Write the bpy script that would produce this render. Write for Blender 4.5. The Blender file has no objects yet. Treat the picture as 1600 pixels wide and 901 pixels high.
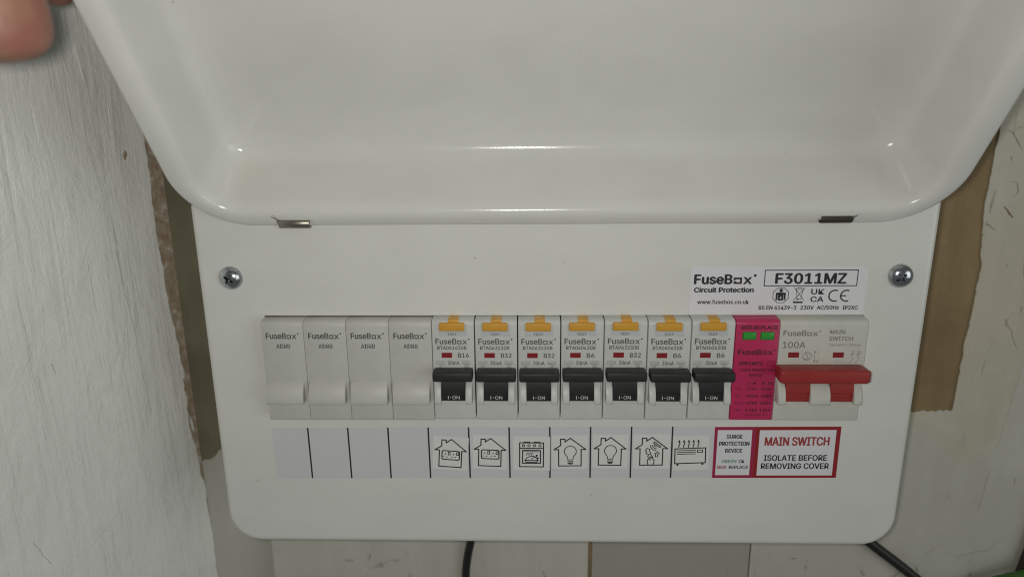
import bpy, bmesh, math, random
from mathutils import Vector, Matrix

random.seed(7)
SC = bpy.context.scene
COL = SC.collection
MM = 0.001          # everything below is written in millimetres

# ------------------------------------------------------------------ camera
cam_d = bpy.data.cameras.new("camera")
cam = bpy.data.objects.new("camera", cam_d)
COL.objects.link(cam)
CR = Vector((0.99958, 0.02737, -0.00939))
CF = Vector((-0.02888, 0.96453, -0.26238))
CU = Vector((0.00188, 0.26254, 0.96492))
CP = Vector((98.41, -286.21, 140.51))
m3 = Matrix((CR, CU, -CF)).transposed()
cam.matrix_world = Matrix.Translation(CP * MM) @ m3.to_4x4()
cam_d.sensor_width = 36.0
cam_d.sensor_fit = 'HORIZONTAL'
cam_d.lens = 1130.0 / 1600.0 * 36.0
cam_d.clip_start = 0.005
cam_d.clip_end = 20.0
cam_d.dof.use_dof = True
cam_d.dof.focus_distance = 0.305
cam_d.dof.aperture_fstop = 8.0
SC.camera = cam

# ------------------------------------------------------------------ light
world = bpy.data.worlds.new("World")
SC.world = world
world.use_nodes = True
bg = world.node_tree.nodes["Background"]
bg.inputs[0].default_value = (0.95, 1.0, 0.97, 1)
bg.inputs[1].default_value = 0.10

def lamp(name, kind, loc, energy, size, color):
    d = bpy.data.lights.new(name, kind)
    d.energy = energy
    d.color = color
    o = bpy.data.objects.new(name, d)
    o.location = Vector(loc) * MM
    COL.objects.link(o)
    if kind == 'AREA':
        d.size = size * MM
    else:
        d.shadow_soft_size = size * MM
    return o

# the phone's own flash, a finger's breadth beside its lens
lamp("phone_flash", 'POINT', (89.5, -285.0, 143.0), 1.22, 5.0, (1.0, 0.985, 0.93))
# added soft fill lamp, no known source, to brighten the left wall
fill_ = lamp("fill_light", 'AREA', (1250, -960, 160), 3.5, 900, (0.97, 1.0, 0.95))
fill_.rotation_euler = (Vector((0, 0, 60)) - Vector((1250, -960, 160))).to_track_quat('-Z', 'Y').to_euler()

SC.view_settings.view_transform = 'Standard'
SC.view_settings.look = 'None'
SC.view_settings.gamma = 1.0
SC.view_settings.exposure = 0.0
SC.cycles.filter_width = 1.1
SC.render.resolution_x, SC.render.resolution_y = 1024, 576

# ------------------------------------------------------------------ materials
MATS = {}
def mat(name, col, rough=0.5, metal=0.0, spec=0.5, bump=None, vary=None, coat=0.0, sss=0.0):
    """bump=(scale, strength, distance mm) or list of them; vary=(scale, amount, colour2)"""
    if name in MATS:
        return MATS[name]
    m = bpy.data.materials.new(name)
    m.use_nodes = True
    nt = m.node_tree
    b = nt.nodes["Principled BSDF"]
    b.inputs["Base Color"].default_value = (*col, 1)
    b.inputs["Roughness"].default_value = rough
    b.inputs["Metallic"].default_value = metal
    b.inputs["Specular IOR Level"].default_value = spec
    b.inputs["Coat Weight"].default_value = coat
    b.inputs["Coat Roughness"].default_value = 0.08
    if sss:
        b.inputs["Subsurface Weight"].default_value = sss
        b.inputs["Subsurface Radius"].default_value = (0.004, 0.0015, 0.0008)
    tc = nt.nodes.new("ShaderNodeTexCoord")
    if vary:
        n = nt.nodes.new("ShaderNodeTexNoise")
        n.inputs["Scale"].default_value = vary[0]
        n.inputs["Detail"].default_value = 6
        r = nt.nodes.new("ShaderNodeValToRGB")
        r.color_ramp.elements[0].position = 0.35
        r.color_ramp.elements[1].position = 0.68
        r.color_ramp.elements[0].color = (*col, 1)
        c2 = vary[2]
        a = vary[1]
        r.color_ramp.elements[1].color = tuple(col[i] * (1 - a) + c2[i] * a for i in range(3)) + (1,)
        nt.links.new(tc.outputs["Object"], n.inputs["Vector"])
        nt.links.new(n.outputs["Fac"], r.inputs["Fac"])
        nt.links.new(r.outputs["Color"], b.inputs["Base Color"])
    if bump:
        prev = None
        for (sc_, st, dist) in (bump if isinstance(bump, list) else [bump]):
            n = nt.nodes.new("ShaderNodeTexNoise")
            n.inputs["Scale"].default_value = sc_
            n.inputs["Detail"].default_value = 3
            bn = nt.nodes.new("ShaderNodeBump")
            bn.inputs["Strength"].default_value = st
            bn.inputs["Distance"].default_value = dist * MM
            nt.links.new(tc.outputs["Object"], n.inputs["Vector"])
            nt.links.new(n.outputs["Fac"], bn.inputs["Height"])
            if prev:
                nt.links.new(prev.outputs["Normal"], bn.inputs["Normal"])
            prev = bn
        nt.links.new(prev.outputs["Normal"], b.inputs["Normal"])
    MATS[name] = m
    return m

class NT:
    """small helper for longer node graphs"""
    def __init__(s, name, rough=0.6, spec=0.4):
        s.m = bpy.data.materials.new(name)
        s.m.use_nodes = True
        s.t = s.m.node_tree
        s.b = s.t.nodes["Principled BSDF"]
        s.b.inputs["Roughness"].default_value = rough
        s.b.inputs["Specular IOR Level"].default_value = spec
        s.co = s.t.nodes.new("ShaderNodeTexCoord").outputs["Object"]
    def link(s, a, b): s.t.links.new(a, b)
    def mapping(s, rot=(0, 0, 0), scale=(1, 1, 1), loc=(0, 0, 0), vec=None):
        n = s.t.nodes.new("ShaderNodeMapping")
        n.inputs["Rotation"].default_value = rot
        n.inputs["Scale"].default_value = scale
        n.inputs["Location"].default_value = loc
        s.link(vec or s.co, n.inputs["Vector"])
        return n.outputs[0]
    def noise(s, vec, scale, detail=4, rough=0.55, dist=0.0):
        n = s.t.nodes.new("ShaderNodeTexNoise")
        n.inputs["Scale"].default_value = scale
        n.inputs["Detail"].default_value = detail
        n.inputs["Roughness"].default_value = rough
        n.inputs["Distortion"].default_value = dist
        s.link(vec, n.inputs["Vector"])
        return n.outputs["Fac"]
    def voro(s, vec, scale, feature='F1'):
        n = s.t.nodes.new("ShaderNodeTexVoronoi")
        n.feature = feature
        n.inputs["Scale"].default_value = scale
        s.link(vec, n.inputs["Vector"])
        return n.outputs["Distance"]
    def ramp(s, fac, stops):
        n = s.t.nodes.new("ShaderNodeValToRGB")
        e = n.color_ramp.elements
        while len(e) < len(stops): e.new(0.5)
        for k, (p, c) in enumerate(stops):
            e[k].position = p
            e[k].color = (c, c, c, 1) if isinstance(c, (int, float)) else (*c, 1)
        s.link(fac, n.inputs["Fac"])
        return n.outputs["Color"]
    def mix(s, fac, a, b, mode='MIX'):
        n = s.t.nodes.new("ShaderNodeMix")
        n.data_type = 'RGBA'
        n.blend_type = mode
        for inp, v in ((n.inputs[0], fac), (n.inputs[6], a), (n.inputs[7], b)):
            if isinstance(v, (int, float)): inp.default_value = v
            elif isinstance(v, tuple): inp.default_value = (*v, 1)
            else: s.link(v, inp)
        return n.outputs[2]
    def bump(s, h, strength, dist, prev=None):
        n = s.t.nodes.new("ShaderNodeBump")
        n.inputs["Strength"].default_value = strength
        n.inputs["Distance"].default_value = dist * MM
        s.link(h, n.inputs["Height"])
        if prev: s.link(prev, n.inputs["Normal"])
        return n.outputs[0]
    def done(s, color=None, normal=None, rough=None):
        if color is not None: s.link(color, s.b.inputs["Base Color"])
        if normal is not None: s.link(normal, s.b.inputs["Normal"])
        if rough is not None: s.link(rough, s.b.inputs["Roughness"])
        return s.m

def enamel():
    g = NT("white_enamel", 0.16, 0.5)
    specks = g.ramp(g.voro(g.co, 62), [(0.0, 1.0), (0.035, 0.6), (0.05, 0.0)])
    keep = g.ramp(g.noise(g.co, 35, 2), [(0.52, 0.0), (0.58, 1.0)])
    f = g.mix(1.0, specks, keep, 'MULTIPLY')
    smear = g.ramp(g.noise(g.mapping(scale=(1, 1, 2)), 28, 5), [(0.4, (0.735, 0.735, 0.695)), (0.7, (0.70, 0.70, 0.66))])
    c = g.mix(f, smear, (0.52, 0.50, 0.45))
    nb = g.bump(g.noise(g.co, 300, 2), 0.12, 0.3)
    nb = g.bump(g.noise(g.co, 1700, 2), 0.22, 0.13, nb)
    ro = g.ramp(g.noise(g.co, 40, 4), [(0.3, 0.13), (0.75, 0.22)])
    return g.done(c, nb, ro)
M_ENAMEL = enamel()

def plastic(name, col, rough=0.38):
    g = NT(name, rough, 0.45)
    d = tuple(c * 0.9 for c in col)
    c = g.ramp(g.noise(g.co, 90, 5), [(0.35, col), (0.75, d)])
    n = g.bump(g.noise(g.co, 2600, 2), 0.18, 0.08)
    r = g.ramp(g.noise(g.co, 120, 4), [(0.3, rough * 0.9), (0.7, rough * 1.2)])
    return g.done(c, n, r)
M_BLANK = plastic("grey_white_plastic", (0.56, 0.56, 0.52), 0.46)
M_BODY = plastic("white_plastic", (0.61, 0.62, 0.59), 0.42)
M_MAIN = plastic("cream_plastic", (0.60, 0.60, 0.54), 0.44)
M_BLACK = plastic("black_plastic", (0.020, 0.020, 0.020), 0.5)
M_YELLOW = plastic("amber_plastic", (0.66, 0.34, 0.04), 0.4)
M_RED = plastic("red_plastic", (0.33, 0.030, 0.027), 0.4)
M_WIN = plastic("dark_red_window", (0.26, 0.02, 0.026), 0.3)
M_GREEN = plastic("green_window", (0.045, 0.34, 0.05), 0.22)
M_DGREEN = plastic("green_window_rim", (0.03, 0.16, 0.03), 0.3)
M_PINK = plastic("magenta_print_film", (0.53, 0.030, 0.115), 0.34)
M_PLATE = plastic("pale_grey_plate", (0.54, 0.56, 0.575), 0.36)
M_INK = mat("grey_ink", (0.095, 0.095, 0.09), 0.6)
M_INKL = mat("pale_grey_ink", (0.20, 0.20, 0.185), 0.6)
M_INKP = mat("dark_ink_on_magenta", (0.075, 0.010, 0.018), 0.6)
M_INKW = mat("white_ink", (0.75, 0.75, 0.75), 0.6)
M_INKB = mat("black_ink", (0.018, 0.018, 0.02), 0.55)
M_INKR = mat("red_ink", (0.36, 0.05, 0.045), 0.5)
M_INKG = mat("green_ink", (0.12, 0.32, 0.20), 0.5)
M_STRIP = mat("white_gloss_label", (0.67, 0.667, 0.685), 0.22, vary=(30, 0.5, (0.64, 0.635, 0.65)), bump=(300, 0.15, 0.12))
M_STICK = mat("white_paper_label", (0.76, 0.755, 0.735), 0.4, bump=(160, 0.2, 0.2))
M_RATE = mat("white_rating_label", (0.76, 0.75, 0.785), 0.28, bump=(250, 0.12, 0.12))
M_MAGB = mat("magenta_border", (0.37, 0.022, 0.075), 0.38, vary=(60, 0.5, (0.33, 0.02, 0.065)))
M_REDB = mat("red_border", (0.31, 0.020, 0.024), 0.38, vary=(60, 0.5, (0.28, 0.018, 0.022)))
M_ZINC = mat("zinc_plate", (0.55, 0.58, 0.60), 0.20, 1.0, bump=(900, 0.25, 0.12), vary=(200, 0.5, (0.40, 0.43, 0.45)))
M_STEEL = mat("bare_steel", (0.36, 0.33, 0.28), 0.38, 1.0, bump=(500, 0.3, 0.15))
M_DARKST = mat("dark_steel", (0.05, 0.042, 0.035), 0.6, 0.3)
M_CABLE = mat("black_cable_sheath", (0.012, 0.011, 0.010), 0.45, bump=(700, 0.2, 0.15))
M_GCABLE = mat("green_cable_sheath", (0.045, 0.16, 0.02), 0.4, vary=(90, 0.5, (0.03, 0.1, 0.015)))
M_DARK = mat("dark_gap", (0.03, 0.028, 0.024), 0.8)

def paint_left():
    g = NT("lumpy_white_gloss_paint", 0.24, 0.5)
    v = g.mapping(rot=(math.radians(-9), 0, 0), scale=(1, 60, 6))
    st1 = g.noise(v, 1.5, 5, 0.55, 1.4)
    fine = g.noise(g.mapping(rot=(math.radians(-8), 0, 0), scale=(1, 130, 9)), 2.0, 4, 0.6, 1.2)
    lump = g.noise(g.mapping(scale=(1, 1, 0.5)), 70, 5, 0.6, 0.8)
    grit = g.noise(g.co, 330, 4, 0.65)
    swell = g.noise(g.mapping(scale=(1, 1, 0.4)), 22, 3, 0.5, 0.5)
    c = g.ramp(g.noise(g.co, 20, 5), [(0.3, (0.80, 0.805, 0.765)), (0.7, (0.86, 0.86, 0.82))])
    grime = g.ramp(g.noise(g.mapping(rot=(math.radians(-12), 0, 0), scale=(1, 75, 34)), 1.0, 7, 0.72, 0.8), [(0.60, 0.0), (0.74, 0.4)])
    c = g.mix(grime, c, (0.48, 0.47, 0.42))
    n = g.bump(swell, 0.9, 5.0)
    n = g.bump(st1, 0.8, 1.2, n)
    n = g.bump(lump, 0.8, 1.5, n)
    n = g.bump(fine, 0.8, 0.55, n)
    n = g.bump(grit, 0.6, 0.4, n)
    ro = g.ramp(lump, [(0.3, 0.2), (0.7, 0.36)])
    return g.done(c, n, ro)
M_PAINTL = paint_left()

def paint_back(name, k1, k2, k3):
    g = NT(name, 0.5, 0.4)
    st = g.noise(g.mapping(rot=(0, math.radians(-8), 0), scale=(90, 1, 8)), 1.3, 5, 0.6)
    blot = g.noise(g.co, 16, 6, 0.6, 0.3)
    c = g.ramp(blot, [(0.3, k1), (0.5, k2), (0.72, k3)])
    c = g.mix(g.ramp(st, [(0.35, 0.0), (0.8, 0.25)]), c, (0.40, 0.38, 0.31))
    crack = g.ramp(g.voro(g.mapping(scale=(1, 1, 0.55)), 34, 'DISTANCE_TO_EDGE'), [(0.0, 1.0), (0.028, 0.0)])
    ck = g.ramp(g.noise(g.co, 22, 3), [(0.54, 0.0), (0.62, 1.0)])
    crack = g.mix(1.0, crack, ck, 'MULTIPLY')
    wob = g.ramp(g.noise(g.co, 260, 4), [(0.42, 0.0), (0.6, 1.0)])
    crack = g.mix(1.0, crack, wob, 'MULTIPLY')
    c = g.mix(crack, c, (0.33, 0.30, 0.235))
    dirt = g.ramp(g.noise(g.mapping(scale=(1.4, 1, 0.7)), 60, 6, 0.7), [(0.63, 0.0), (0.76, 0.45)])
    c = g.mix(dirt, c, (0.34, 0.31, 0.24))
    n = g.bump(st, 0.4, 0.5)
    n = g.bump(g.noise(g.co, 90, 5), 0.4, 0.8, n)
    n = g.bump(g.ramp(crack, [(0, 1.0), (1, 0.0)]), 0.7, 0.6, n)
    return g.done(c, n)
M_PAINTB = paint_back("old_cream_paint", (0.60, 0.56, 0.445), (0.56, 0.525, 0.42), (0.63, 0.61, 0.53))
M_PAINTG = paint_back("newer_grey_white_paint", (0.58, 0.565, 0.50), (0.55, 0.54, 0.475), (0.62, 0.61, 0.56))

def plaster(name, a, b, c3):
    g = NT(name, 0.75, 0.25)
    v = g.mapping(scale=(55, 55, 5))
    gr = g.noise(v, 1.4, 6, 0.6, 0.5)
    c = g.ramp(gr, [(0.28, a), (0.55, b), (0.8, c3)])
    bl = g.noise(g.co, 30, 5)
    c = g.mix(g.ramp(bl, [(0.42, 0.0), (0.66, 0.7)]), c, tuple(x * 0.66 for x in b))
    n = g.bump(gr, 0.35, 0.5)
    n = g.bump(g.noise(g.co, 400, 4), 0.4, 0.35, n)
    return g.done(c, n)
M_PLASTER = plaster("bare_brown_board", (0.235, 0.165, 0.088), (0.315, 0.225, 0.12), (0.37, 0.275, 0.155))

def rough_plaster():
    g = NT("crumbled_brown_plaster", 0.85, 0.2)
    a = g.noise(g.co, 180, 6, 0.7)
    c = g.ramp(a, [(0.3, (0.28, 0.20, 0.135)), (0.46, (0.38, 0.29, 0.205)), (0.56, (0.46, 0.38, 0.29)), (0.64, (0.64, 0.59, 0.52))])
    n = g.bump(a, 0.8, 1.0)
    n = g.bump(g.noise(g.co, 900, 3), 0.6, 0.4, n)
    return g.done(c, n)
M_ROUGH = rough_plaster()

def skin():
    g = NT("skin", 0.46, 0.4)
    bl = g.noise(g.co, 75, 4, 0.5)
    c = g.ramp(bl, [(0.32, (0.27, 0.085, 0.07)), (0.5, (0.28, 0.125, 0.09)), (0.66, (0.33, 0.185, 0.115))])
    g.b.inputs["Subsurface Weight"].default_value = 0.15
    g.b.inputs["Subsurface Radius"].default_value = (0.003, 0.0012, 0.0006)
    n = g.bump(g.noise(g.co, 700, 3), 0.25, 0.3)
    return g.done(c, n)
M_SKIN = skin()
M_NAIL = mat("finger_nail", (0.56, 0.27, 0.22), 0.3)

# ------------------------------------------------------------------ mesh helpers
class MB:
    def __init__(s):
        s.v, s.f = [], []
    def add(s, vs, fs):
        o = len(s.v)
        s.v += [tuple(p) for p in vs]
        s.f += [tuple(i + o for i in f) for f in fs]
        return s
    def bm(s, b):
        b.verts.ensure_lookup_table()
        b.verts.index_update()
        s.add([v.co[:] for v in b.verts], [[v.index for v in f.verts] for f in b.faces])
        b.free()
        return s
    def build(s, name, material, parent=None, smooth=None, xf=None):
        me = bpy.data.meshes.new(name)
        vs = s.v if xf is None else [xf(p) for p in s.v]
        me.from_pydata([(x * MM, y * MM, z * MM) for x, y, z in vs], [], s.f)
        me.materials.append(material)
        me.validate()
        if smooth:
            for p in me.polygons: p.use_smooth = True
            me.set_sharp_from_angle(angle=math.radians(smooth))
        me.update()
        o = bpy.data.objects.new(name, me)
        COL.objects.link(o)
        if parent: o.parent = parent
        return o

def obj_from(me, name, parent=None):
    o = bpy.data.objects.new(name, me)
    COL.objects.link(o)
    if parent: o.parent = parent
    return o

def empty(name, loc=(0, 0, 0)):
    o = bpy.data.objects.new(name, None)
    o.empty_display_size = 0.01
    COL.objects.link(o)
    return o

def tag(o, label=None, category=None, group=None, kind=None):
    if label: o["label"] = label
    if category: o["category"] = category
    if group: o["group"] = group
    if kind: o["kind"] = kind
    return o

def bevel_all(b, w, seg=2, ang=25):
    es = [e for e in b.edges if len(e.link_faces) == 2 and math.degrees(e.calc_face_angle(0)) > ang]
    if es and w > 0:
        bmesh.ops.bevel(b, geom=es, offset=w, segments=seg, profile=0.5, affect='EDGES', clamp_overlap=True)

def box(x0, x1, y0, y1, z0, z1, w=0.0, seg=2):
    b = bmesh.new()
    bmesh.ops.create_cube(b, size=1.0)
    for v in b.verts:
        v.co = Vector((x0 + (v.co.x + .5) * (x1 - x0), y0 + (v.co.y + .5) * (y1 - y0), z0 + (v.co.z + .5) * (z1 - z0)))
    bevel_all(b, w, seg)
    return b

def prism(profile, x0, x1, w=0.0, seg=2, ang=25):
    """profile: closed (y,z) outline, extruded along x"""
    b = bmesh.new()
    A = [b.verts.new((x0, y, z)) for y, z in profile]
    B = [b.verts.new((x1, y, z)) for y, z in profile]
    n = len(A)
    b.faces.new(A)
    b.faces.new(B[::-1])
    for i in range(n):
        b.faces.new((A[i], B[i], B[(i + 1) % n], A[(i + 1) % n])[::-1])
    bmesh.ops.recalc_face_normals(b, faces=b.faces[:])
    bevel_all(b, w, seg, ang)
    return b

def arc(cy, cz, r, a0, a1, n):
    return [(cy + r * math.cos(math.radians(a0 + (a1 - a0) * k / n)), cz + r * math.sin(math.radians(a0 + (a1 - a0) * k / n))) for k in range(n + 1)]

def rrect(x0, x1, z0, z1, r, n=10, rt=None):
    """rounded rectangle, counter-clockwise from bottom-left arc; rt: other radius for the top corners"""
    P = []
    rb, rt = r, (r if rt is None else rt)
    for cx, cz, a, r in ((x0 + rb, z0 + rb, 180, rb), (x1 - rb, z0 + rb, 270, rb), (x1 - rt, z1 - rt, 0, rt), (x0 + rt, z1 - rt, 90, rt)):
        for k in range(n + 1):
            t = math.radians(a + 90 * k / n)
            P.append((cx + r * math.cos(t), cz + r * math.sin(t)))
    return P

def loft(rings, caps=(False, False)):
    mb = MB()
    n = len(rings[0])
    vs = [p for r in rings for p in r]
    fs = []
    for k in range(len(rings) - 1):
        for i in range(n):
            j = (i + 1) % n
            fs.append((k * n + i, k * n + j, (k + 1) * n + j, (k + 1) * n + i))
    if caps[0]: fs.append(tuple(range(n))[::-1])
    if caps[1]: fs.append(tuple((len(rings) - 1) * n + i for i in range(n)))
    return mb.add(vs, fs)

# ---- flat print in the XZ plane (y = height of the sheet)
_txt = {}
try:        # Blender's own interface typeface, a plain grotesque
    FONT = bpy.data.fonts.load(bpy.utils.system_resource('DATAFILES', path='fonts') + "/Inter.woff2")
except Exception:
    FONT = None
def glyphs(body, bold):
    k = (body, bold)
    if k not in _txt:
        c = bpy.data.curves.new("t", 'FONT')
        c.body = body
        if FONT: c.font = FONT
        c.size = 1.0
        c.offset = bold
        c.resolution_u = 3
        o = bpy.data.objects.new("t", c)
        me = bpy.data.meshes.new_from_object(o)
        vs = [(v.co.x, v.co.y) for v in me.vertices]
        fs = [tuple(p.vertices) for p in me.polygons]
        bpy.data.objects.remove(o)
        bpy.data.meshes.remove(me)
        bpy.data.curves.remove(c)
        x0 = min(v[0] for v in vs); x1 = max(v[0] for v in vs)
        y0 = min(v[1] for v in vs); y1 = max(v[1] for v in vs)
        _txt[k] = ([((x - x0) / (x1 - x0), (y - y0) / (y1 - y0)) for x, y in vs], fs, (x1 - x0) / (y1 - y0))
    return _txt[k]

def text(mb, body, x0, x1, z0, z1, y, bold=0.0):
    vs, fs, _ = glyphs(body, 0.0)
    h = z1 - z0
    e = bold * h * 1.6              # heavier weight: the same glyphs struck again a hair to each side
    for k, (dx, dz) in enumerate(((-e, 0), (e, 0), (0, e * .6), (0, -e * .6)) if e > 0 else ((0, 0),)):
        # strokes of one glyph may overlap: every face lies on its own hair-thin level
        for q, f in enumerate(fs):
            yy = y - 0.0075 * k - 0.0006 * (q % 11)
            mb.add([(x0 + e + vs[i][0] * (x1 - x0 - 2 * e) + dx, yy, z0 + vs[i][1] * h + dz) for i in f], [tuple(range(len(f)))])

def logo(mb, x0, x1, z0, z1, y, bold=0.0, reg=True):
    """FuseB + square broken ring + x"""
    w = x1 - x0; h = z1 - z0
    text(mb, "FuseB", x0, x0 + w * 0.665, z0, z1, y, bold)
    a, b = x0 + w * 0.682, x0 + w * 0.825
    c, d = z0, z0 + h * 0.70
    t = h * (0.15 + bold)
    for q in ((a, b, d - t, d), (a, a + t, c + t * 1.9, d - t), (a, b, c, c + t), (b - t, b, c + t, d - t), (a, a + t * 1.5, c + t, c + t * 1.4)):
        mb.add([(q[0], y, q[2]), (q[1], y, q[2]), (q[1], y, q[3]), (q[0], y, q[3])], [(0, 1, 2, 3)])
    text(mb, "x", x0 + w * 0.845, x1, z0, z0 + h * 0.72, y, bold)
    if reg:
        disc(mb, x1 + h * 0.28, z1 - h * 0.1, h * 0.15, y, 8)

def disc(mb, cx, cz, r, y, n=12, rz=None):
    rz = rz or r
    mb.add([(cx + r * math.cos(2 * math.pi * k / n), y, cz + rz * math.sin(2 * math.pi * k / n)) for k in range(n)], [tuple(range(n))])

def rect(mb, x0, x1, z0, z1, y):
    mb.add([(x0, y, z0), (x1, y, z0), (x1, y, z1), (x0, y, z1)], [(0, 1, 2, 3)])

def stroke(mb, pts, w, y, closed=False):
    n = len(pts)
    for i in range(n if closed else n - 1):
        a = Vector(pts[i]); b = Vector(pts[(i + 1) % n])
        d = b - a
        if d.length < 1e-6: continue
        d.normalize()
        p = Vector((-d.y, d.x)) * w / 2
        e = d * w * 0.42
        a2, b2 = a - e, b + e
        q = [a2 - p, b2 - p, b2 + p, a2 + p]
        yy = y - 0.0015 * (i % 3)
        mb.add([(v.x, yy, v.y) for v in q], [(0, 1, 2, 3)])

def ring(cx, cz, r, n=16, a0=0, a1=360, rz=None):
    rz = rz or r
    m = n if a1 - a0 >= 360 else n + 1
    return [(cx + r * math.cos(math.radians(a0 + (a1 - a0) * k / n)), cz + rz * math.sin(math.radians(a0 + (a1 - a0) * k / n))) for k in range(m)]

def turn(cx, cz, deg):
    a = math.radians(deg); c, s = math.cos(a), math.sin(a)
    return lambda p: (cx + (p[0]) * c - (p[2]) * s, p[1], cz + (p[0]) * s + (p[2]) * c)

# ------------------------------------------------------------------ the walls
WY = 60.0          # bare wall behind the unit
WX = -79.5         # side wall
def ragged(p, q, step, amp, seed):
    r = random.Random(seed)
    P, Q = Vector(p), Vector(q)
    d = Q - P
    n = max(2, int(d.length / step))
    nn = Vector((-d.y, d.x)).normalized()
    out, off = [], 0.0
    for k in range(n + 1):
        off = 0.72 * off + r.uniform(-amp, amp)
        w = min(1, k / 2, (n - k) / 2)
        out.append(tuple(P + d * (k / n) + nn * off * w))
    return out

def sheet(outline, thick, to3, name, material, parent, lump=0.0):
    """paint layer: an outline in the wall's plane, given a front face and a ragged thick edge"""
    b = bmesh.new()
    F = [b.verts.new(to3(u, v, thick)) for u, v in outline]
    K = [b.verts.new(to3(u, v, -0.3)) for u, v in outline]
    n = len(F)
    b.faces.new(F)
    for i in range(n):
        b.faces.new((F[i], F[(i + 1) % n], K[(i + 1) % n], K[i]))
    bmesh.ops.recalc_face_normals(b, faces=b.faces[:])
    mb = MB().bm(b)
    return mb.build(name, material, parent)

back = MB().bm(box(-140, 470, WY, WY + 40, -330, 420)).build("wall_back", M_PLASTER)
tag(back, kind="structure")
side = MB().bm(box(-40, 0, -330, 20, -330, 420)).build("wall_side", M_ROUGH)
side.location = (WX * MM, WY * MM, 0)
side.rotation_euler = (0, 0, math.radians(-28))      # the side wall splays outwards
tag(side, kind="structure")

M_OLIVE = plaster("grey_brown_plaster", (0.20, 0.18, 0.115), (0.225, 0.205, 0.135), (0.25, 0.225, 0.15))
sheet([(WX - 2, -60), (20, -60), (20, 120), (-10, 400), (WX - 2, 400)], 0.35, lambda u, v, t: (u, WY - t, v), "bare_plaster", M_OLIVE, back)
# painted skin on the back wall, with the bare patch the old fuse board left
edge = []
edge += [(WX + 0.2, -330), (118.0, -330), (118.0, -80), (112, -70)]
edge += ragged((100, -50), (-50, -44), 12, 2, 3)
edge += ragged((-58, -40), (WX + 0.2, -49), 2.2, 1.2, 4)
sheet(edge, 0.7, lambda u, v, t: (u, WY - t, v), "paint_layer", M_PAINTG, back)
edge = [(216.5, -330), (460, -330), (460, 410), (311, 410)]
edge += ragged((310, 300), (313, 122), 5, 0.5, 5)
edge += ragged((313, 122), (311.6, 88), 2.2, 0.35, 6) + ragged((311.6, 88), (314.8, 58), 2.2, 0.4, 7)
edge += ragged((314.8, 58), (312.2, -17), 2.4, 0.45, 8) + ragged((311.8, -18.5), (286, -19.5), 1.3, 0.75, 9)
edge += [(230, -30), (216.5, -60)]
sheet(edge, 0.8, lambda u, v, t: (u, WY - t, v), "paint_layer", M_PAINTB, back)

M_PAINT_SHADE = paint_back("shaded_grey_paint", (0.45, 0.44, 0.39), (0.42, 0.41, 0.36), (0.48, 0.47, 0.43))  # grey paint darkened: shade of the set-back section beside the board, in colour
sheet([(130.6, -330), (216.0, -330), (216.0, -62), (130.6, -62)], 0.5, lambda u, v, t: (u, WY - t, v), "paint_layer", M_PAINT_SHADE, back)
# a later coat over the lower part, brushed out unevenly
edge = [(216.5, -330), (460, -330), (460, 130)] + ragged((356, 130), (342, -4), 6, 0.8, 31) + ragged((342, -4), (337.5, -39), 3, 0.5, 32)
edge += ragged((337, -40), (318, -46), 2, 0.9, 33) + ragged((316, -44), (305, -32), 2, 0.9, 34) + ragged((303, -31), (288, -24), 2, 0.8, 35) + [(235, -40), (216.5, -70)]
sheet(edge, 0.92, lambda u, v, t: (u, WY - t, v), "paint_layer", M_PAINTG, back)
M_DIRT = mat("dirt_in_crack_back", (0.25, 0.225, 0.165), 0.9, vary=(420, 0.9, (0.46, 0.43, 0.34)))
def mark(pts, w, name="crack", material=None, lift=0.97):
    """a crack or chip in the back wall's paint: a ragged sliver of varying width"""
    r = random.Random(int(pts[0][0] * 31 + pts[0][1] * 7))
    P = []
    for a, b in zip(pts, pts[1:]):
        n = max(2, int(math.dist(a, b) / 0.9))
        for k in range(n):
            P.append((a[0] + (b[0] - a[0]) * k / n + r.uniform(-.18, .18), a[1] + (b[1] - a[1]) * k / n + r.uniform(-.18, .18)))
    P.append(pts[-1])
    mb = MB()
    ws = [w * 0.5 * (0.25 + 0.75 * math.sin(math.pi * (k + .4) / len(P))) * r.uniform(.35, 1.25) for k in range(len(P))]
    y = WY - lift
    for k in range(len(P) - 1):
        d = Vector((P[k + 1][0] - P[k][0], P[k + 1][1] - P[k][1]))
        if d.length < 1e-4: continue
        nrm = Vector((-d.y, d.x)).normalized()
        q = [(P[k][0] - nrm.x * ws[k], P[k][1] - nrm.y * ws[k]), (P[k + 1][0] - nrm.x * ws[k + 1], P[k + 1][1] - nrm.y * ws[k + 1]),
             (P[k + 1][0] + nrm.x * ws[k + 1], P[k + 1][1] + nrm.y * ws[k + 1]), (P[k][0] + nrm.x * ws[k], P[k][1] + nrm.y * ws[k])]
        mb.add([(a, y - 0.002 * (k % 3), b) for a, b in q], [(0, 1, 2, 3)])
    return mb.build(name, material or M_DIRT, back)
mark([(316.4, 121.5), (319.0, 120.0), (321.0, 117.1), (324.4, 112.5)], 0.55)
mark([(319.0, 121.5), (323.2, 122.8)], 0.35)
mark([(319.5, 110), (321, 107)], 0.3)
mark([(320.8, 86.0), (325.6, 80.6)], 1.1, "paint_chip", M_PLASTER)
mark([(322, 98), (325, 97), (326, 93), (324, 90)], 0.35)
mark([(312.9, 78.2), (318.8, 74.7)], 0.8)
mark([(326.2, 58.2), (326.8, 57.0)], 0.6)
mark([(330, 31), (331.5, 27), (334.2, 25.0), (336, 20), (339.0, 14.9)], 0.3)
mark([(334, 33), (331, 30), (333, 25.5)], 0.25)
mark([(324.2, 9.8), (323.3, -0.4)], 0.22)
mark([(335.8, -51.8), (334.9, -64.6), (333.7, -76.8)], 0.32)
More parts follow.
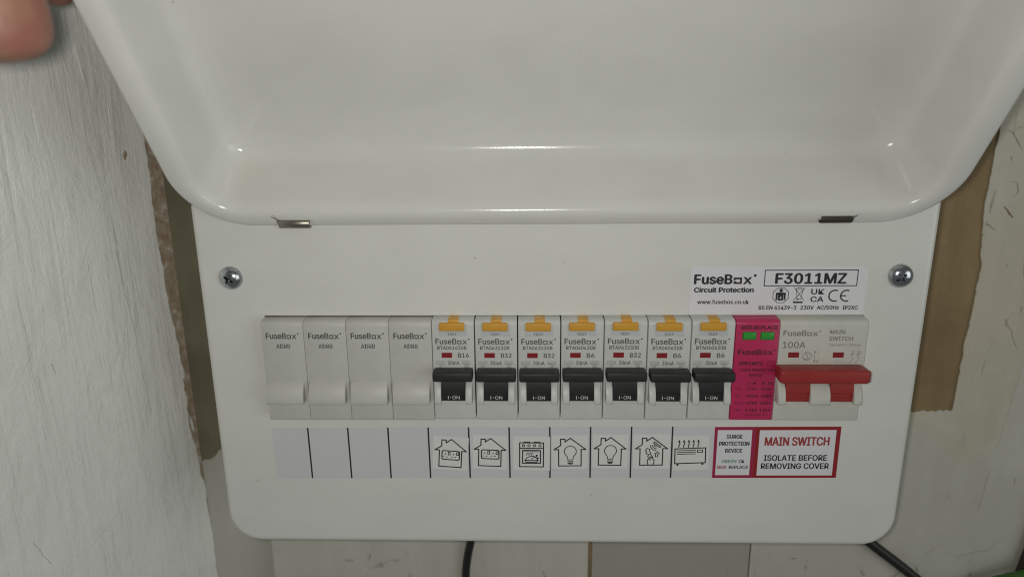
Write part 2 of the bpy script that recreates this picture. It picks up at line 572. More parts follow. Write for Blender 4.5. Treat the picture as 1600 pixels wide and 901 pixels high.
mark([(349.7, -56), (350.0, -60)], 0.5)
mark([(328.7, -103.5), (335.1, -101.0), (343.3, -99.3), (348.0, -93.0)], 0.4)
mark([(335, -101), (334, -108)], 0.25)
mark([(238, -105.5), (241.5, -105.8)], 0.6)

# painted skin on the side wall: ends in a broken edge short of the corner
# (side wall axes: h out of the wall, t from the corner towards the room, z up)
def on_side(t, z, h):
    return (h, -t, z)
edge = [(330, -325), (0.4, -325)]
edge += ragged((0.4, -150), (0.6, -66), 3, 0.3, 11)
edge += ragged((0.9, -64), (3.4, -44), 1.6, 0.5, 12)
edge += ragged((3.0, -43), (5.2, -24), 1.4, 0.45, 13) + ragged((5.2, -24), (5.0, 12), 1.4, 0.4, 14)
edge += ragged((5.0, 12), (6.8, 33), 1.7, 0.35, 15) + ragged((6.8, 33), (8.6, 72), 1.7, 0.35, 18)
edge += ragged((8.6, 72), (7.8, 126), 1.8, 0.3, 16)
edge += ragged((8.1, 126), (8, 240), 4, 0.5, 17) + [(8, 410), (330, 410)]
def sheet_side(outline, thick, name, material):
    return sheet(outline, thick, lambda u, v, t: on_side(u, v, t), name, material, side)
sheet_side(edge, 0.9, "paint_layer", M_PAINTL)

# loose flakes along the broken edge, ridges and blisters in the paint
def flake(t, z, rt, rz, rise, seed, name, material, base=0.9, rot=0.0):
    r = random.Random(seed)
    n = 10
    ca, sa = math.cos(math.radians(rot)), math.sin(math.radians(rot))
    o = []
    for k in range(n):
        a = 2 * math.pi * k / n
        q = r.uniform(0.65, 1.25)
        u, w = rt * q * math.cos(a), rz * q * math.sin(a)
        o.append((t + u * ca - w * sa, z + u * sa + w * ca))
    vs = [on_side(a, b, base - 0.25) for a, b in o]
    vs += [on_side(t + (a - t) * .55, z + (b - z) * .7, base + rise * r.uniform(.6, 1)) for a, b in o]
    vs += [on_side(t, z, base + rise * 1.05)]
    fs = [(i, (i + 1) % n, n + (i + 1) % n, n + i) for i in range(n)] + [(n + i, n + (i + 1) % n, 2 * n) for i in range(n)]
    return MB().add(vs, fs).build(name, material, side, smooth=50)
M_FLAKE = mat("chipped_white_paint", (0.70, 0.70, 0.66), 0.45, bump=(300, 0.6, 0.5))
r = random.Random(3)
for (t, z, rt, rz) in ((3.0, -47, 1.0, 5), (4.2, -38, 1.0, 5.5), (3.2, -26, .8, 5), (4.6, -12, .7, 4), (4.2, 4, .8, 6), (5.2, 17, .7, 5), (6.4, 27, .5, 4), (7.2, 36, .4, 3), (8.4, 60, .4, 4), (8.8, 75, .4, 5), (8.4, 88, .35, 3), (8.0, 112, .35, 4)):
    flake(t, z, rt, rz, r.uniform(.25, .5), int(z * 7), "paint_flake", M_FLAKE, 0.5, r.uniform(-8, 4))
for k in range(46):
    z = r.uniform(82, 140)
    flake(17.0 + (z - 110) * 0.03 + r.gauss(0, 1.5), z, r.uniform(.12, .3), r.uniform(.4, 1.3), r.uniform(.12, .3), 40 + k, "paint_blister", M_FLAKE if k % 3 else M_PAINTL, 0.85, r.uniform(-40, 15))
for (p, q, w, h) in (((34.6, 164), (31.4, 145), .5, .6), ((21.6, 60), (19.0, 27), .2, .22), ((30.0, -20), (27.5, -41), .25, .3)):
    c = ((p[0] + q[0]) / 2, (p[1] + q[1]) / 2)
    ln = math.hypot(p[0] - q[0], p[1] - q[1]) / 2
    flake(c[0], c[1], w, ln, h, int(c[1]) + 900, "paint_ridge", M_PAINTL, 0.85, math.degrees(math.atan2(q[0] - p[0], p[1] - q[1])))
flake(18.6, 114.1, 1.3, 2.6, 0.12, 5, "paint_chip", M_ROUGH, 0.88, 10)
M_DARK_CRACK = mat("dirt_in_crack", (0.44, 0.43, 0.39), 0.85)
def hairline(pts, w):
    mb = MB()
    for i in range(len(pts) - 1):
        (a, b), (c, d) = pts[i], pts[i + 1]
        mb.add([on_side(a - w, b, 0.93), on_side(a + w, b, 0.93), on_side(c + w, d, 0.93), on_side(c - w, d, 0.93)], [(0, 1, 2, 3)])
    return mb.build("crack", M_DARK_CRACK, side)
hairline(ragged((30.0, 72), (26.5, 28), 4, 0.25, 21) + ragged((26.5, 28), (24.9, -12), 4, 0.25, 25), 0.11)
hairline(ragged((59.4, -60.6), (48.0, -53), 3, 0.3, 22), 0.08)
hairline(ragged((30, 52), (24, 44), 2, 0.3, 23), 0.07)
hairline(ragged((86.8, -46.2), (81.5, -61), 3, 0.4, 24), 0.12)
hairline(ragged((66, 29), (65, 24), 2, 0.2, 26), 0.15)

# things below the unit ------------------------------------------------------
bm_ = box(-42.5, 127.6, 47.5, WY + 3, -330, -66, 1.8, 4)
pb = MB().bm(bm_).build("painted_board", M_PAINTG, smooth=40)
tag(pb, "wide cream painted board with a rounded edge on the wall under the metal box", "board")

def tube(pts, rad, name, material, n=14):
    """smooth tube through points (Catmull-Rom)"""
    P = [Vector(p) for p in pts]
    P = [P[0] * 2 - P[1]] + P + [P[-1] * 2 - P[-2]]
    path = []
    for i in range(1, len(P) - 2):
        for k in range(8):
            t = k / 8
            a, b, c, d = P[i - 1], P[i], P[i + 1], P[i + 2]
            path.append(0.5 * ((2 * b) + (c - a) * t + (2 * a - 5 * b + 4 * c - d) * t * t + (3 * b - a - 3 * c + d) * t ** 3))
    path.append(P[-2])
    rings = []
    for i, p in enumerate(path):
        d = (path[min(i + 1, len(path) - 1)] - path[max(i - 1, 0)]).normalized()
        u = d.cross(Vector((0, 1, 0.1))).normalized()
        w = d.cross(u)
        rings.append([p + (u * math.cos(2 * math.pi * k / n) + w * math.sin(2 * math.pi * k / n)) * rad for k in range(n)])
    return loft(rings, (True, True)).build(name, material, smooth=60)

c1 = tube([(72, 40, -55), (66.5, 43, -82), (63.5, 44.8, -97), (62.3, 45.2, -110), (63.5, 45.2, -130), (68, 45.2, -170)], 2.15, "black_cable", M_CABLE)
tag(c1, "thin black cable hanging straight down over the cream painted board", "cable")
c2 = tube([(245, 50, -60), (270, 56.2, -86), (280, 56.4, -95), (303, 56.4, -113.5), (340, 56.4, -146)], 2.75, "black_cable", M_CABLE)
tag(c2, "thicker black cable slanting away from the metal box's rounded corner across the wall", "cable")
c3 = tube([(318, 55, -128), (345, 52, -115.2), (359, 50, -109.2), (386, 49, -98)], 3.8, "green_cable", M_GCABLE)
tag(c3, "green sheathed cable rising along the wall by the skirting", "cable")
c4 = tube([(368, 56.5, -60), (364.8, 56.5, -85), (362.6, 56.5, -100), (359, 56.5, -125)], 2.9, "dark_cable", M_DARKST)
tag(c4, "dark grey cable running down the wall behind the green cable", "cable")

# ------------------------------------------------------------------ the consumer unit
XL, XR, ZB, ZT = -40.2, 259.1, -57.2, 98.5
AX0, AX1, AZ0, AZ1 = -14.3, 234.0, 6.6, 51.2
unit = empty("consumer_unit")
tag(unit, "white enamelled metal fuse box with its lid swung open on the wall", "fuse box")

def cover():
    N = 10
    def R(ins, y, r=14.5):
        return [(x, y, z) for x, z in rrect(XL + ins, XR - ins, ZB + ins, ZT - ins, max(r - ins, 1), N, max(2.0 - ins, 0.4))]
    rings = [R(1.0, 17.0), R(0.0, 17.0), R(0.0, 2.6)]
    for k in range(1, 7):
        a = math.radians(90 * k / 6)
        rings.append(R(2.6 * (1 - math.cos(a)), 2.6 * (1 - math.sin(a))))
    rings.append(R(3.2, 0.0))
    # aperture ring, index-matched to the outer ring
    q = rrect(AX0, AX1, AZ0, AZ1, 0.6, N)
    rings.append([(x, 0.0, z) for x, z in q])
    q2 = rrect(AX0 + .15, AX1 - .15, AZ0 + .15, AZ1 - .15, 0.5, N)
    rings.append([(x, 0.22, z) for x, z in q2])
    rings.append([(x, 1.6, z) for x, z in q2])
    return loft(rings).build("cover", M_ENAMEL, unit, smooth=35)
cover()
# back box behind the cover, between it and the wall
MB().bm(box(XL + 2.2, XR - 2.2, 16.0, WY + 0.6, ZB + 2.2, ZT - 2.2, 2.0, 3)).build("back_box", M_ENAMEL, unit, smooth=40)
# the dark inside seen through hairline gaps between modules
MB().bm(box(AX0 - 3, AX1 + 3, 12.0, 15.5, AZ0 - 4, AZ1 + 4)).build("mounting_rail", M_DARKST, unit)

# ---- lid
TH = math.radians(35.7)
HZ = 89.0
LU = Vector((0, -math.sin(TH), math.cos(TH)))
LO = Vector((0, math.cos(TH), math.sin(TH)))
LL = 148.0
NOTCH = [(-4.2, 9.6), (210.6, 224.4)]
def lid_pt(x, s, n):
    return tuple(Vector((x, -0.4, HZ)) + LU * s + LO * n)
def lid():
    prof = [(0, 0.9, 27), (0.3, 0.25, 26.8), (1.0, 0.0, 26), (3.2, 0.0, 23.5), (5.0, 0.15, 21), (6.4, 0.7, 19), (7.4, 1.6, 17.5), (8.1, 2.8, 16.2), (8.5, 4.2, 15.2), (8.7, 6.0, 14.6),
            (9.0, 12, 13.2), (9.4, 19, 11.8), (9.8, 25.5, 10.6), (10.2, 28.0, 10.2), (11.0, 30.2, 9.6), (12.3, 32.0, 9.0), (14.1, 33.2, 8.5), (16.2, 33.8, 8), (18.6, 34.0, 7.5), (21, 34.0, 7)]
    rings = []
    for ins, n, r_ in prof:
        x0, x1, s0, s1 = XL + ins, XR - ins, ins, LL - ins
        P = []
        for cx, cs, a in ((x0 + r_, s0 + r_, 180), (x1 - r_, s0 + r_, 270), (x1 - r_, s1 - r_, 0), (x0 + r_, s1 - r_, 90)):
            for k in range(41):
                t = math.radians(a + 90 * k / 40)
                P.append((cx + r_ * math.cos(t), cs + r_ * math.sin(t)))
            if a == 180:     # hinge edge: cut-outs for the two hinge tabs
                for (na, nb) in NOTCH:
                    for xx, deep in ((na - .02, 0), (na, 1), (nb, 1), (nb + .02, 0)):
                        P.append((xx, 3.4 if (deep and ins < 3.4) else s0))
        rings.append([lid_pt(x, s, n) for x, s in P])
    mb = loft(rings, (False, True))
    o = mb.build("lid", M_ENAMEL, unit, smooth=50)
    m = o.modifiers.new("sheet", 'SOLIDIFY')
    m.thickness = 1.1 * MM
    m.offset = -1.0
    return o
lid_o = lid()
tag(lid_o, "open dished white lid propped up by a hand")
# hinge tabs: rolled steel knuckle in the first cut-out, dark slot and folded tab in the other
def tab(x0, x1, material, lift, dark):
    P = arc(-1.0, HZ + 1.3 + lift, 2.1, 100, 330, 12)
    P += arc(-1.0, HZ + 1.3 + lift, 1.4, 330, 100, 12)
    b = prism(P, x0, x1, 0.12, 1, 40)
    return MB().bm(b).build("hinge_tab", material, lid_o, smooth=50)
tab(-3.4, 9.1, M_STEEL, 0, False)
tab(211.4, 223.4, M_DARKST, 1.2, True)
MB().bm(box(211.0, 224.2, 0.05, 0.4, HZ - 0.4, HZ + 4)).build("hinge_slot", M_DARKST, lid_o)
tube([(-5.6, -3.4, HZ + 4.6), (-4.8, -3.2, HZ + 4.0), (-3.2, -2.2, HZ + 2.8)], 0.4, "hinge_pin", M_STEEL).parent = lid_o
tube([(225.2, -3.4, HZ + 4.2), (224.6, -3.2, HZ + 3.8), (223.2, -2.2, HZ + 2.6)], 0.4, "hinge_pin", M_ZINC).parent = lid_o

# ---- cover screws: zinc dome with a cut cross recess
def screw_mesh():
    prof = [(0.0, -3.1), (1.2, -3.05), (2.4, -2.75), (3.5, -2.2), (4.4, -1.35), (4.9, -0.55), (5.0, 0.05), (4.7, 0.05)]
    n = 40
    rings = [[(r_ * math.cos(2 * math.pi * k / n), y, r_ * math.sin(2 * math.pi * k / n)) for k in range(n)] for r_, y in prof[1:]]
    mb = loft(rings, (True, True))
    dome = mb.build("dome", M_ZINC, None, smooth=30)
    b = bmesh.new()
    c = MB()
    for ang, wdt in ((0, 0.55), (90, 0.55)):
        a = math.radians(ang)
        q = box(-2.7, 2.7, -4.0, -1.0, -wdt, wdt)
        for v in q.verts:
            k = 1.0 if v.co.y < -2 else 0.45
            x, z = v.co.x * k, v.co.z * k
            v.co = Vector((x * math.cos(a) - z * math.sin(a), v.co.y, x * math.sin(a) + z * math.cos(a)))
        cc = MB().bm(q)
        cut = cc.build("cut", M_ZINC)
        md = dome.modifiers.new("b", 'BOOLEAN')
        md.operation = 'DIFFERENCE'
        md.object = cut
        md.solver = 'EXACT'
    dg = bpy.context.evaluated_depsgraph_get()
    dg.update()
    me = bpy.data.meshes.new_from_object(dome.evaluated_get(dg))
    me.name = "screw"
    for o in [o for o in COL.objects if o.name.startswith("cut") or o.name == "dome"]:
        bpy.data.objects.remove(o)
    me.materials.clear()
    me.materials.append(M_ZINC)
    b.free()
    return me
sm = screw_mesh()
for (x, z, rot, lean) in ((-26.3, 67.4, 33, (0.0, 0.0)), (246.0, 67.6, 52, (0.10, -0.12))):
    s = obj_from(sm, "screw", unit)
    s.location = Vector((x, -0.02, z)) * MM
    s.rotation_euler = (lean[0], math.radians(rot), lean[1])

# ------------------------------------------------------------------ modules
P0, PM = -13.9, 17.667
FY = -6.0
def body_profile():
    return [(14, 50.95), (-3.4, 50.95)] + [(y, z) for y, z in [(-4.7, 50.75), (-5.55, 50.2), (-5.92, 49.4)]] + [(FY, 48.6), (FY, 7.4), (-5.6, 7.0), (14, 7.0)]

GUARD = [(-5.5, 26.0), (-6.6, 25.4), (-8.2, 24.0), (-9.5, 22.2), (-10.4, 20.2), (-10.85, 18.0), (-10.9, 16.4), (-10.6, 15.9), (-5.5, 15.9)]
BULGE = [(-5.5, 25.3), (-6.35, 24.9), (-7.6, 23.6), (-8.7, 22.0), (-9.5, 20.1), (-9.95, 18.0), (-10.05, 16.2), (-9.85, 15.7), (-5.5, 15.7)]
DRUM = [(-5.0, 28.5), (-8.0, 28.0), (-9.0, 25.0), (-9.35, 22.2), (-9.35, 20.6), (-9.0, 20.5), (-9.0, 20.2), (-9.35, 20.1), (-9.1, 17.0), (-8.9, 16.8), (-5.0, 16.8)]

def make_body(root, x0, x1, material, name="body"):
    return MB().bm(prism(body_profile(), x0, x1, 0.28, 2, 30)).build(name, material, root, smooth=40)

_shared = {}
def blank(i, label):
    x = P0 + i * PM
    root = empty("blanking_module")
    tag(root, label, "blanking module", "blank modules in the fuse box window")
    root.location = (x * MM, 0, -0.5 * MM)
    if "blank" not in _shared:
        o = [make_body(root, 0.06, PM - 0.06, M_BLANK)]
        o.append(MB().bm(prism(BULGE, 1.0, PM - 1.35, 0.2, 2, 40)).build("front_bulge", M_BLANK, root, smooth=45))
        mb = MB()
        logo(mb, 1.9, 14.7, 43.4, 45.9, FY - 0.03, 0.028)
        text(mb, "ADRB", 5.9, 11.8, 39.3, 41.1, FY - 0.03, 0.016)
        o.append(mb.build("lettering", M_INK, root))
        _shared["blank"] = [q.data for q in o]
    else:
        for me, nm in zip(_shared["blank"], ("body", "front_bulge", "lettering")):
            obj_from(me, nm, root)
    return root
for i, l in enumerate(("grey-white blanking module marked ADRB at the window end farthest from the breakers",
                       "third blanking module marked ADRB counting away from the B16 breaker",
                       "second blanking module marked ADRB counting away from the B16 breaker",
                       "blanking module marked ADRB touching the side of the B16 breaker")):
    blank(i, l)

def lever_bar(x0, x1, y0, y1, z0, z1, endc):
    """grip bar with chamfered ends"""
    b = bmesh.new()
    sec = [(y1, z1 - 0.2), (y0 + 0.6, z1), (y0, z1 - 0.6), (y0 - 0.1, z0 + 0.7), (y0 + 0.5, z0), (y1, z0 + 0.4)]
    cy = sum(p[0] for p in sec) / len(sec); cz = sum(p[1] for p in sec) / len(sec)
    rings = []
    for x, k in ((x0, 0.8), (x0 + endc, 1.0), (x1 - endc, 1.0), (x1, 0.8)):
        rings.append([b.verts.new((x, cy + (y - cy) * k, cz + (z - cz) * k)) for y, z in sec])
    n = len(sec)
    for a, c in zip(rings, rings[1:]):
        for i in range(n):
            b.faces.new((a[i], a[(i + 1) % n], c[(i + 1) % n], c[i]))
    b.faces.new(rings[0]); b.faces.new(rings[-1])
    bmesh.ops.recalc_face_normals(b, faces=b.faces[:])
    bevel_all(b, 0.28, 2, 20)
    return b

def breaker(i, code, rating, label, tilt=0.0, drop=0.0):
    x = P0 + i * PM
    root = empty("circuit_breaker")
    tag(root, label, "circuit breaker", "breakers with black levers in the fuse box window")
    root.location = (x * MM, 0, drop * MM)
    names = ("body", "guard", "guard", "test_plate", "test_button", "indicator_window", "toggle")
    if "mcb" not in _shared:
        o = [make_body(root, 0.22, PM - 0.22, M_BODY)]
        o.append(MB().bm(prism(GUARD, 0.95, 3.55, 0.13, 2, 40)).build("guard", M_BODY, root, smooth=45))
        o.append(MB().bm(prism(GUARD, 13.75, 16.35, 0.13, 2, 40)).build("guard", M_BODY, root, smooth=45))
        o.append(MB().bm(box(2.9, 14.6, FY - 0.12, FY + 1, 44.2, 49.4, 0.1)).build("test_plate", M_PLATE, root))
        tb = MB().bm(box(3.3, 13.7, FY - 1.1, FY + 1, 46.5, 49.9, 0.45, 3))
        tb.bm(box(6.9, 11.2, FY + 0.15, 0.4, 48.5, 51.12, 0.2))
        o.append(tb.build("test_button", M_YELLOW, root, smooth=40))
        o.append(MB().bm(box(3.9, 8.25, FY - 0.1, FY + 1, 34.7, 36.9, 0.08)).build("indicator_window", M_WIN, root))
        tg = MB().bm(lever_bar(0.65, PM - 0.75, -13.2, -6.4, 26.7, 30.8, 0.4)).bm(prism(DRUM, 3.6, 13.7, 0.12, 1, 60))
        o.append(tg.build("toggle", M_BLACK, root, smooth=35))
        _shared["mcb"] = [q.data for q in o]
    else:
        o = [obj_from(me, nm, root) for me, nm in zip(_shared["mcb"], names)]
    tgl = o[-1]
    on = MB()
    y = -9.42
    rect(on, 6.35, 6.6, 17.75, 19.2, y)
    rect(on, 7.3, 7.6, 18.3, 18.65, y)
    text(on, "ON", 8.2, 11.2, 17.75, 19.2, y, 0.0)
    on.build("lettering", M_INKW, tgl)
    mb = MB()
    y = FY - 0.03
    logo(mb, 1.5, 14.6, 40.6, 43.0, y, 0.024)
    text(mb, code, 2.2, 14.3, 38.3, 39.85, y, 0.02)
    text(mb, rating, 10.7, 15.2 if len(rating) == 3 else 13.9, 34.8, 36.7, y, 0.022)
    text(mb, "30mA", 6.3, 11.1, 31.6, 33.25, y, 0.016)
    ink = mb.build("lettering", M_INK, root)
    mb = MB()
    text(mb, "TEST", 6.5, 10.5, 44.45, 45.5, FY - 0.16, 0.03)
    # rating boxes and wiring symbols either side of the 30mA
    stroke(mb, [(1.5, 31.7), (1.5, 33.1), (4.9, 33.1), (4.9, 31.7)], 0.14, y, True)
    text(mb, "6000", 1.9, 4.5, 32.0, 32.8, y)
    stroke(mb, [(2.6, 31.3), (3.8, 31.3), (3.8, 30.7), (2.6, 30.7)], 0.14, y, True)
    text(mb, "3", 3.0, 3.4, 30.8, 31.2, y)
    stroke(mb, [(12.3, 31.9), (12.3, 33.2), (15.6, 33.2), (15.6, 31.9)], 0.12, y, True)
    stroke(mb, [(12.6, 32.4), (13.2, 32.9), (13.8, 32.2), (14.4, 32.9), (15.2, 32.5)], 0.16, y)
    stroke(mb, [(12.7, 32.1), (15.3, 32.1)], 0.14, y)
    stroke(mb, [(13.3, 30.6), (13.3, 31.4), (14.9, 31.4), (14.9, 30.6)], 0.16, y, True)
    stroke(mb, [(13.8, 30.7), (14.4, 31.3)], 0.16, y)
    mb.build("lettering", M_INKL, root)
    return root
BRK = (("RTA061630B", "B16", "breaker marked B16 with black lever up, beside the blanking modules", 0.0),
       ("RTA063230B", "B32", "breaker marked B32 with black lever up, touching the B16 breaker", -0.1),
       ("RTA063230B", "B32", "breaker marked B32 with black lever up, above the cooker sticker", -0.15),
       ("RTA060630B", "B6", "breaker marked B6 with black lever up, between two B32 breakers", 0.05),
       ("RTA063230B", "B32", "breaker marked B32 with black lever up, between two B6 breakers", 0.25),
       ("RTA060630B", "B6", "breaker marked B6 with black lever up, above the fire alarm sticker", -0.1),
       ("RTA060630B", "B6", "breaker marked B6 with black lever up, touching the magenta surge device", 0.1))
for k, (code, rate, lab, drop) in enumerate(BRK):
    breaker(4 + k, code, rate, lab, 0, drop * 0.6)

# ---- surge protection device
def surge():
    x = P0 + 11 * PM
    root = empty("surge_protector")
    tag(root, "magenta fronted surge protection module with two green windows", "surge protector")
    root.location = (x * MM, 0, 0)
    make_body(root, 0.15, PM - 0.05, M_PINK)
    for a in (3.1, 10.3):
        w = MB().bm(box(a - .3, a + 5.4, FY - 0.12, FY + 1, 42.5, 46.0, 0.15)).build("status_window", M_DGREEN, root)
        MB().bm(box(a + .1, a + 5.05, FY - 0.32, FY + 1, 42.9, 45.7, 0.15)).build("lens", M_GREEN, w, smooth=40)
    mb = MB()
    y = FY - 0.03
    text(mb, "RED:REPLACE", 2.2, 16.9, 47.0, 48.6, y, 0.035)
    logo(mb, 1.5, 15.7, 36.1, 38.4, y, 0.035)
    text(mb, "SPD1MT2", 2.2, 11.9, 31.6, 33.1, y, 0.04)
    text(mb, "T2", 14.3, 16.5, 31.7, 33.0, y, 0.0)
    stroke(mb, [(13.9, 31.3), (16.9, 31.3), (16.9, 33.3), (13.9, 33.3)], 0.13, y, True)
    text(mb, "SURGE PROTECTION", 2.7, 16.9, 28.95, 30.05, y, 0.025)
    text(mb, "DEVICE", 6.8, 12.2, 26.6, 27.7, y, 0.025)
    text(mb, "L-N", 6.6, 9.8, 22.95, 24.2, y, 0.025)
    text(mb, "N-PE", 12.3, 16.9, 22.95, 24.2, y, 0.025)
    for (z, a, b, c) in ((20.6, "Uc:", "275V~", "255V~"), (17.45, "In:", "20kA", "20kA"), (14.3, "Imax:", "40kA", "40kA"), (11.1, "Up:", "1.5kV", "1.5kV")):
        text(mb, a, 1.8, 4.3 if len(a) < 4 else 5.8, z, z + 1.1, y, 0.002)
        text(mb, b, 6.4, 11.2, z, z + 1.2, y, 0.025)
        text(mb, c, 12.2, 16.8, z, z + 1.2, y, 0.025)
    text(mb, "IEC61643-11", 6.3, 15.3, 9.2, 10.1, y, 0.0)
    mb.build("lettering", M_INKP, root)
surge()

# ---- main switch, two modules wide
def main_switch():
    x = P0 + 12 * PM
    root = empty("main_switch")
    tag(root, "wide cream main switch marked 100A with a red double lever", "main switch")
    root.location = (x * MM, 0, 0)
    W2 = 2 * PM
    make_body(root, 0.15, W2 - 0.2, M_MAIN)
    for a, b in ((0.3, 3.35), (13.35, 21.3), (30.9, 33.9)):
        MB().bm(prism(GUARD, a, b, 0.25, 2, 40)).build("guard", M_MAIN, root, smooth=45)
    tg = MB().bm(lever_bar(-1.0, W2 - 0.5, -14.4, -6.2, 26.7, 32.3, 1.3))
    DR = [(y, z) for y, z in DRUM]
    tg.bm(prism(DR, 3.4, 13.3, 0.12, 1, 60)).bm(prism(DR, 21.35, 30.85, 0.12, 1, 60))
    tg.build("toggle", M_RED, root, smooth=35)
    for a in (4.2, 22.2):
        MB().bm(box(a, a + 4.4, FY - 0.1, FY + 1, 34.9, 37.2, 0.08)).build("indicator_window", M_WIN, root)
    mb = MB()
    y = FY - 0.03
    logo(mb, 1.5, 15.4, 44.2, 46.5, y, 0.024)
    text(mb, "100A", 1.6, 10.8, 39.0, 41.7, y, 0.012)
    text(mb, "MAIN", 20.1, 26.1, 45.1, 46.7, y, 0.014)
    text(mb, "SWITCH", 20.0, 29.5, 42.25, 43.95, y, 0.014)
    text(mb, "230/400V~ AC22A", 20.2, 33.1, 39.75, 40.85, y, 0.0)
    stroke(mb, ring(11.9, 35.5, 1.75, 24), 0.2, y, True)
    stroke(mb, [(13.0, 36.6), (11.2, 36.7), (12.6, 34.4), (10.9, 34.3)], 0.22, y)
    stroke(mb, [(14.95, 32.9), (14.95, 37.8)], 0.18, y)
    for z, s in ((37.8, -1), (32.9, 1)):
        mb.add([(14.95, y, z), (14.6, y, z + s * .8), (15.3, y, z + s * .8)], [(0, 1, 2)])
    rect(mb, 16.3, 16.5, 36.8, 37.8, y)
    stroke(mb, ring(16.2, 33.3, 0.45, 12, rz=0.5), 0.16, y, True)
    for a in (29.6, 32.0):
        text(mb, "13" if a < 30 else "24", a - 0.2, a + 1.1, 37.0, 37.9, y)
        stroke(mb, [(a - .3, 36.4), (a + 1.1, 36.4)], 0.15, y)
        stroke(mb, [(a, 35.9), (a + .8, 36.9)], 0.15, y)
        stroke(mb, [(a - 0.2, 35.6), (a + .7, 35.2), (a + .7, 34.0), (a, 33.2), (a - .6, 32.8)], 0.15, y)
    mb.build("lettering", M_INKL, root)
main_switch()

# ------------------------------------------------------------------ labels stuck on the cover
# rating label
def thin(x0, x1, z0, z1, y0, y1):
    return box(x0, x1, y1, y0, z0, z1)
def rounded_sheet(x0, x1, z0, z1, r_, yb, yf):
    q = rrect(x0, x1, z0, z1, r_, 4)
    return loft([[(x, yb, z) for x, z in q], [(x, yf, z) for x, z in q]], (False, True))
rl = rounded_sheet(162.4, 233.2, 51.75, 71.5, 0.9, 0.02, -0.12).build("rating_label", M_RATE, unit)
tag(rl, "white rating label with black F3011MZ lettering")
mb = MB(); y = -0.16
logo(mb, 163.8, 187.2, 64.4, 68.3, y, 0.045, True)
text(mb, "Circuit Protection", 164.0, 188.2, 60.9, 62.95, y, 0.05)
text(mb, "www.fusebox.co.uk", 165.6, 186.6, 56.0, 57.7, y, 0.025)
stroke(mb, [(192.2, 63.6), (229.2, 63.6), (229.2, 70.1), (192.2, 70.1)], 0.36, y, True)
text(mb, "F3011MZ", 196.4, 225.0, 64.5, 68.8, y, 0.04)
text(mb, "BS EN 61439-3", 190.7, 206.0, 53.55, 55.15, y, 0.03)
text(mb, "230V", 207.6, 213.0, 53.55, 55.15, y, 0.03)
text(mb, "AC/50Hz", 214.2, 223.2, 53.45, 55.2, y, 0.03)
text(mb, "IP2XC", 224.6, 230.8, 53.55, 55.15, y, 0.03)
stroke(mb, ring(199.2, 59.6, 3.35, 8, 22.5, 382.5), 0.25, y, True)
disc(mb, 199.2, 61.6, 0.75, y)
for q in ((197.9, 200.5, 59.9, 60.8), (197.2, 197.95, 57.6, 60.7), (200.45, 201.2, 57.6, 60.7), (198.1, 200.3, 57.4, 59.9)):
    rect(mb, *q, y)
B0 = 206.6
stroke(mb, [(204.4, 62.9), (208.7, 57.4)], 0.2, y); stroke(mb, [(208.9, 62.9), (204.4, 57.4)], 0.2, y)
stroke(mb, [(205.3, 62.0), (207.9, 62.0), (207.5, 58.0), (205.9, 58.0)], 0.2, y, True)
stroke(mb, [(205.0, 62.3), (206.0, 62.7), (207.4, 62.7), (208.2, 62.3)], 0.25, y)
disc(mb, 206.0, 57.9, 0.35, y)
rect(mb, 204.4, 208.3, 56.3, 57.0, y)
text(mb, "UK", 211.3, 216.6, 60.0, 62.2, y, 0.03)
text(mb, "CA", 211.3, 216.6, 56.8, 59.0, y, 0.03)
stroke(mb, ring(220.9, 59.4, 2.3, 14, 70, 290), 0.55, y)
stroke(mb, ring(225.6, 59.4, 2.3, 14, 70, 290), 0.55, y)
stroke(mb, [(223.5, 59.4), (225.3, 59.4)], 0.5, y)
mb.build("lettering", M_INKB, rl)
mb = MB()
mb.add([(199.5, -0.2, 59.4), (198.75, -0.2, 58.5), (199.2, -0.2, 58.5), (198.9, -0.2, 57.7), (199.75, -0.2, 58.75), (199.25, -0.2, 58.75)], [(0, 1, 2, 5), (2, 3, 4, 5)])
mb.build("lightning_mark", M_RATE, rl)

# circuit strip (its own axes: u along, w up; stuck on a hair out of level)
TILT = math.degrees(0.0077)
S = turn(0, 0, TILT)
strip = MB().bm(thin(-15.8, 176.2, -24.6, 0.0, 0.02, -0.12)).build("circuit_strip", M_STRIP, unit, xf=S)
tag(strip, "long white circuit strip ruled with black lines")
for i in range(10):
    mb = MB()
    rect(mb, 17.6 * i - 0.34, 17.6 * i + 0.34, -24.55, -0.05, -0.15)
    mb.build("divider_line", M_INKB, strip, xf=S)

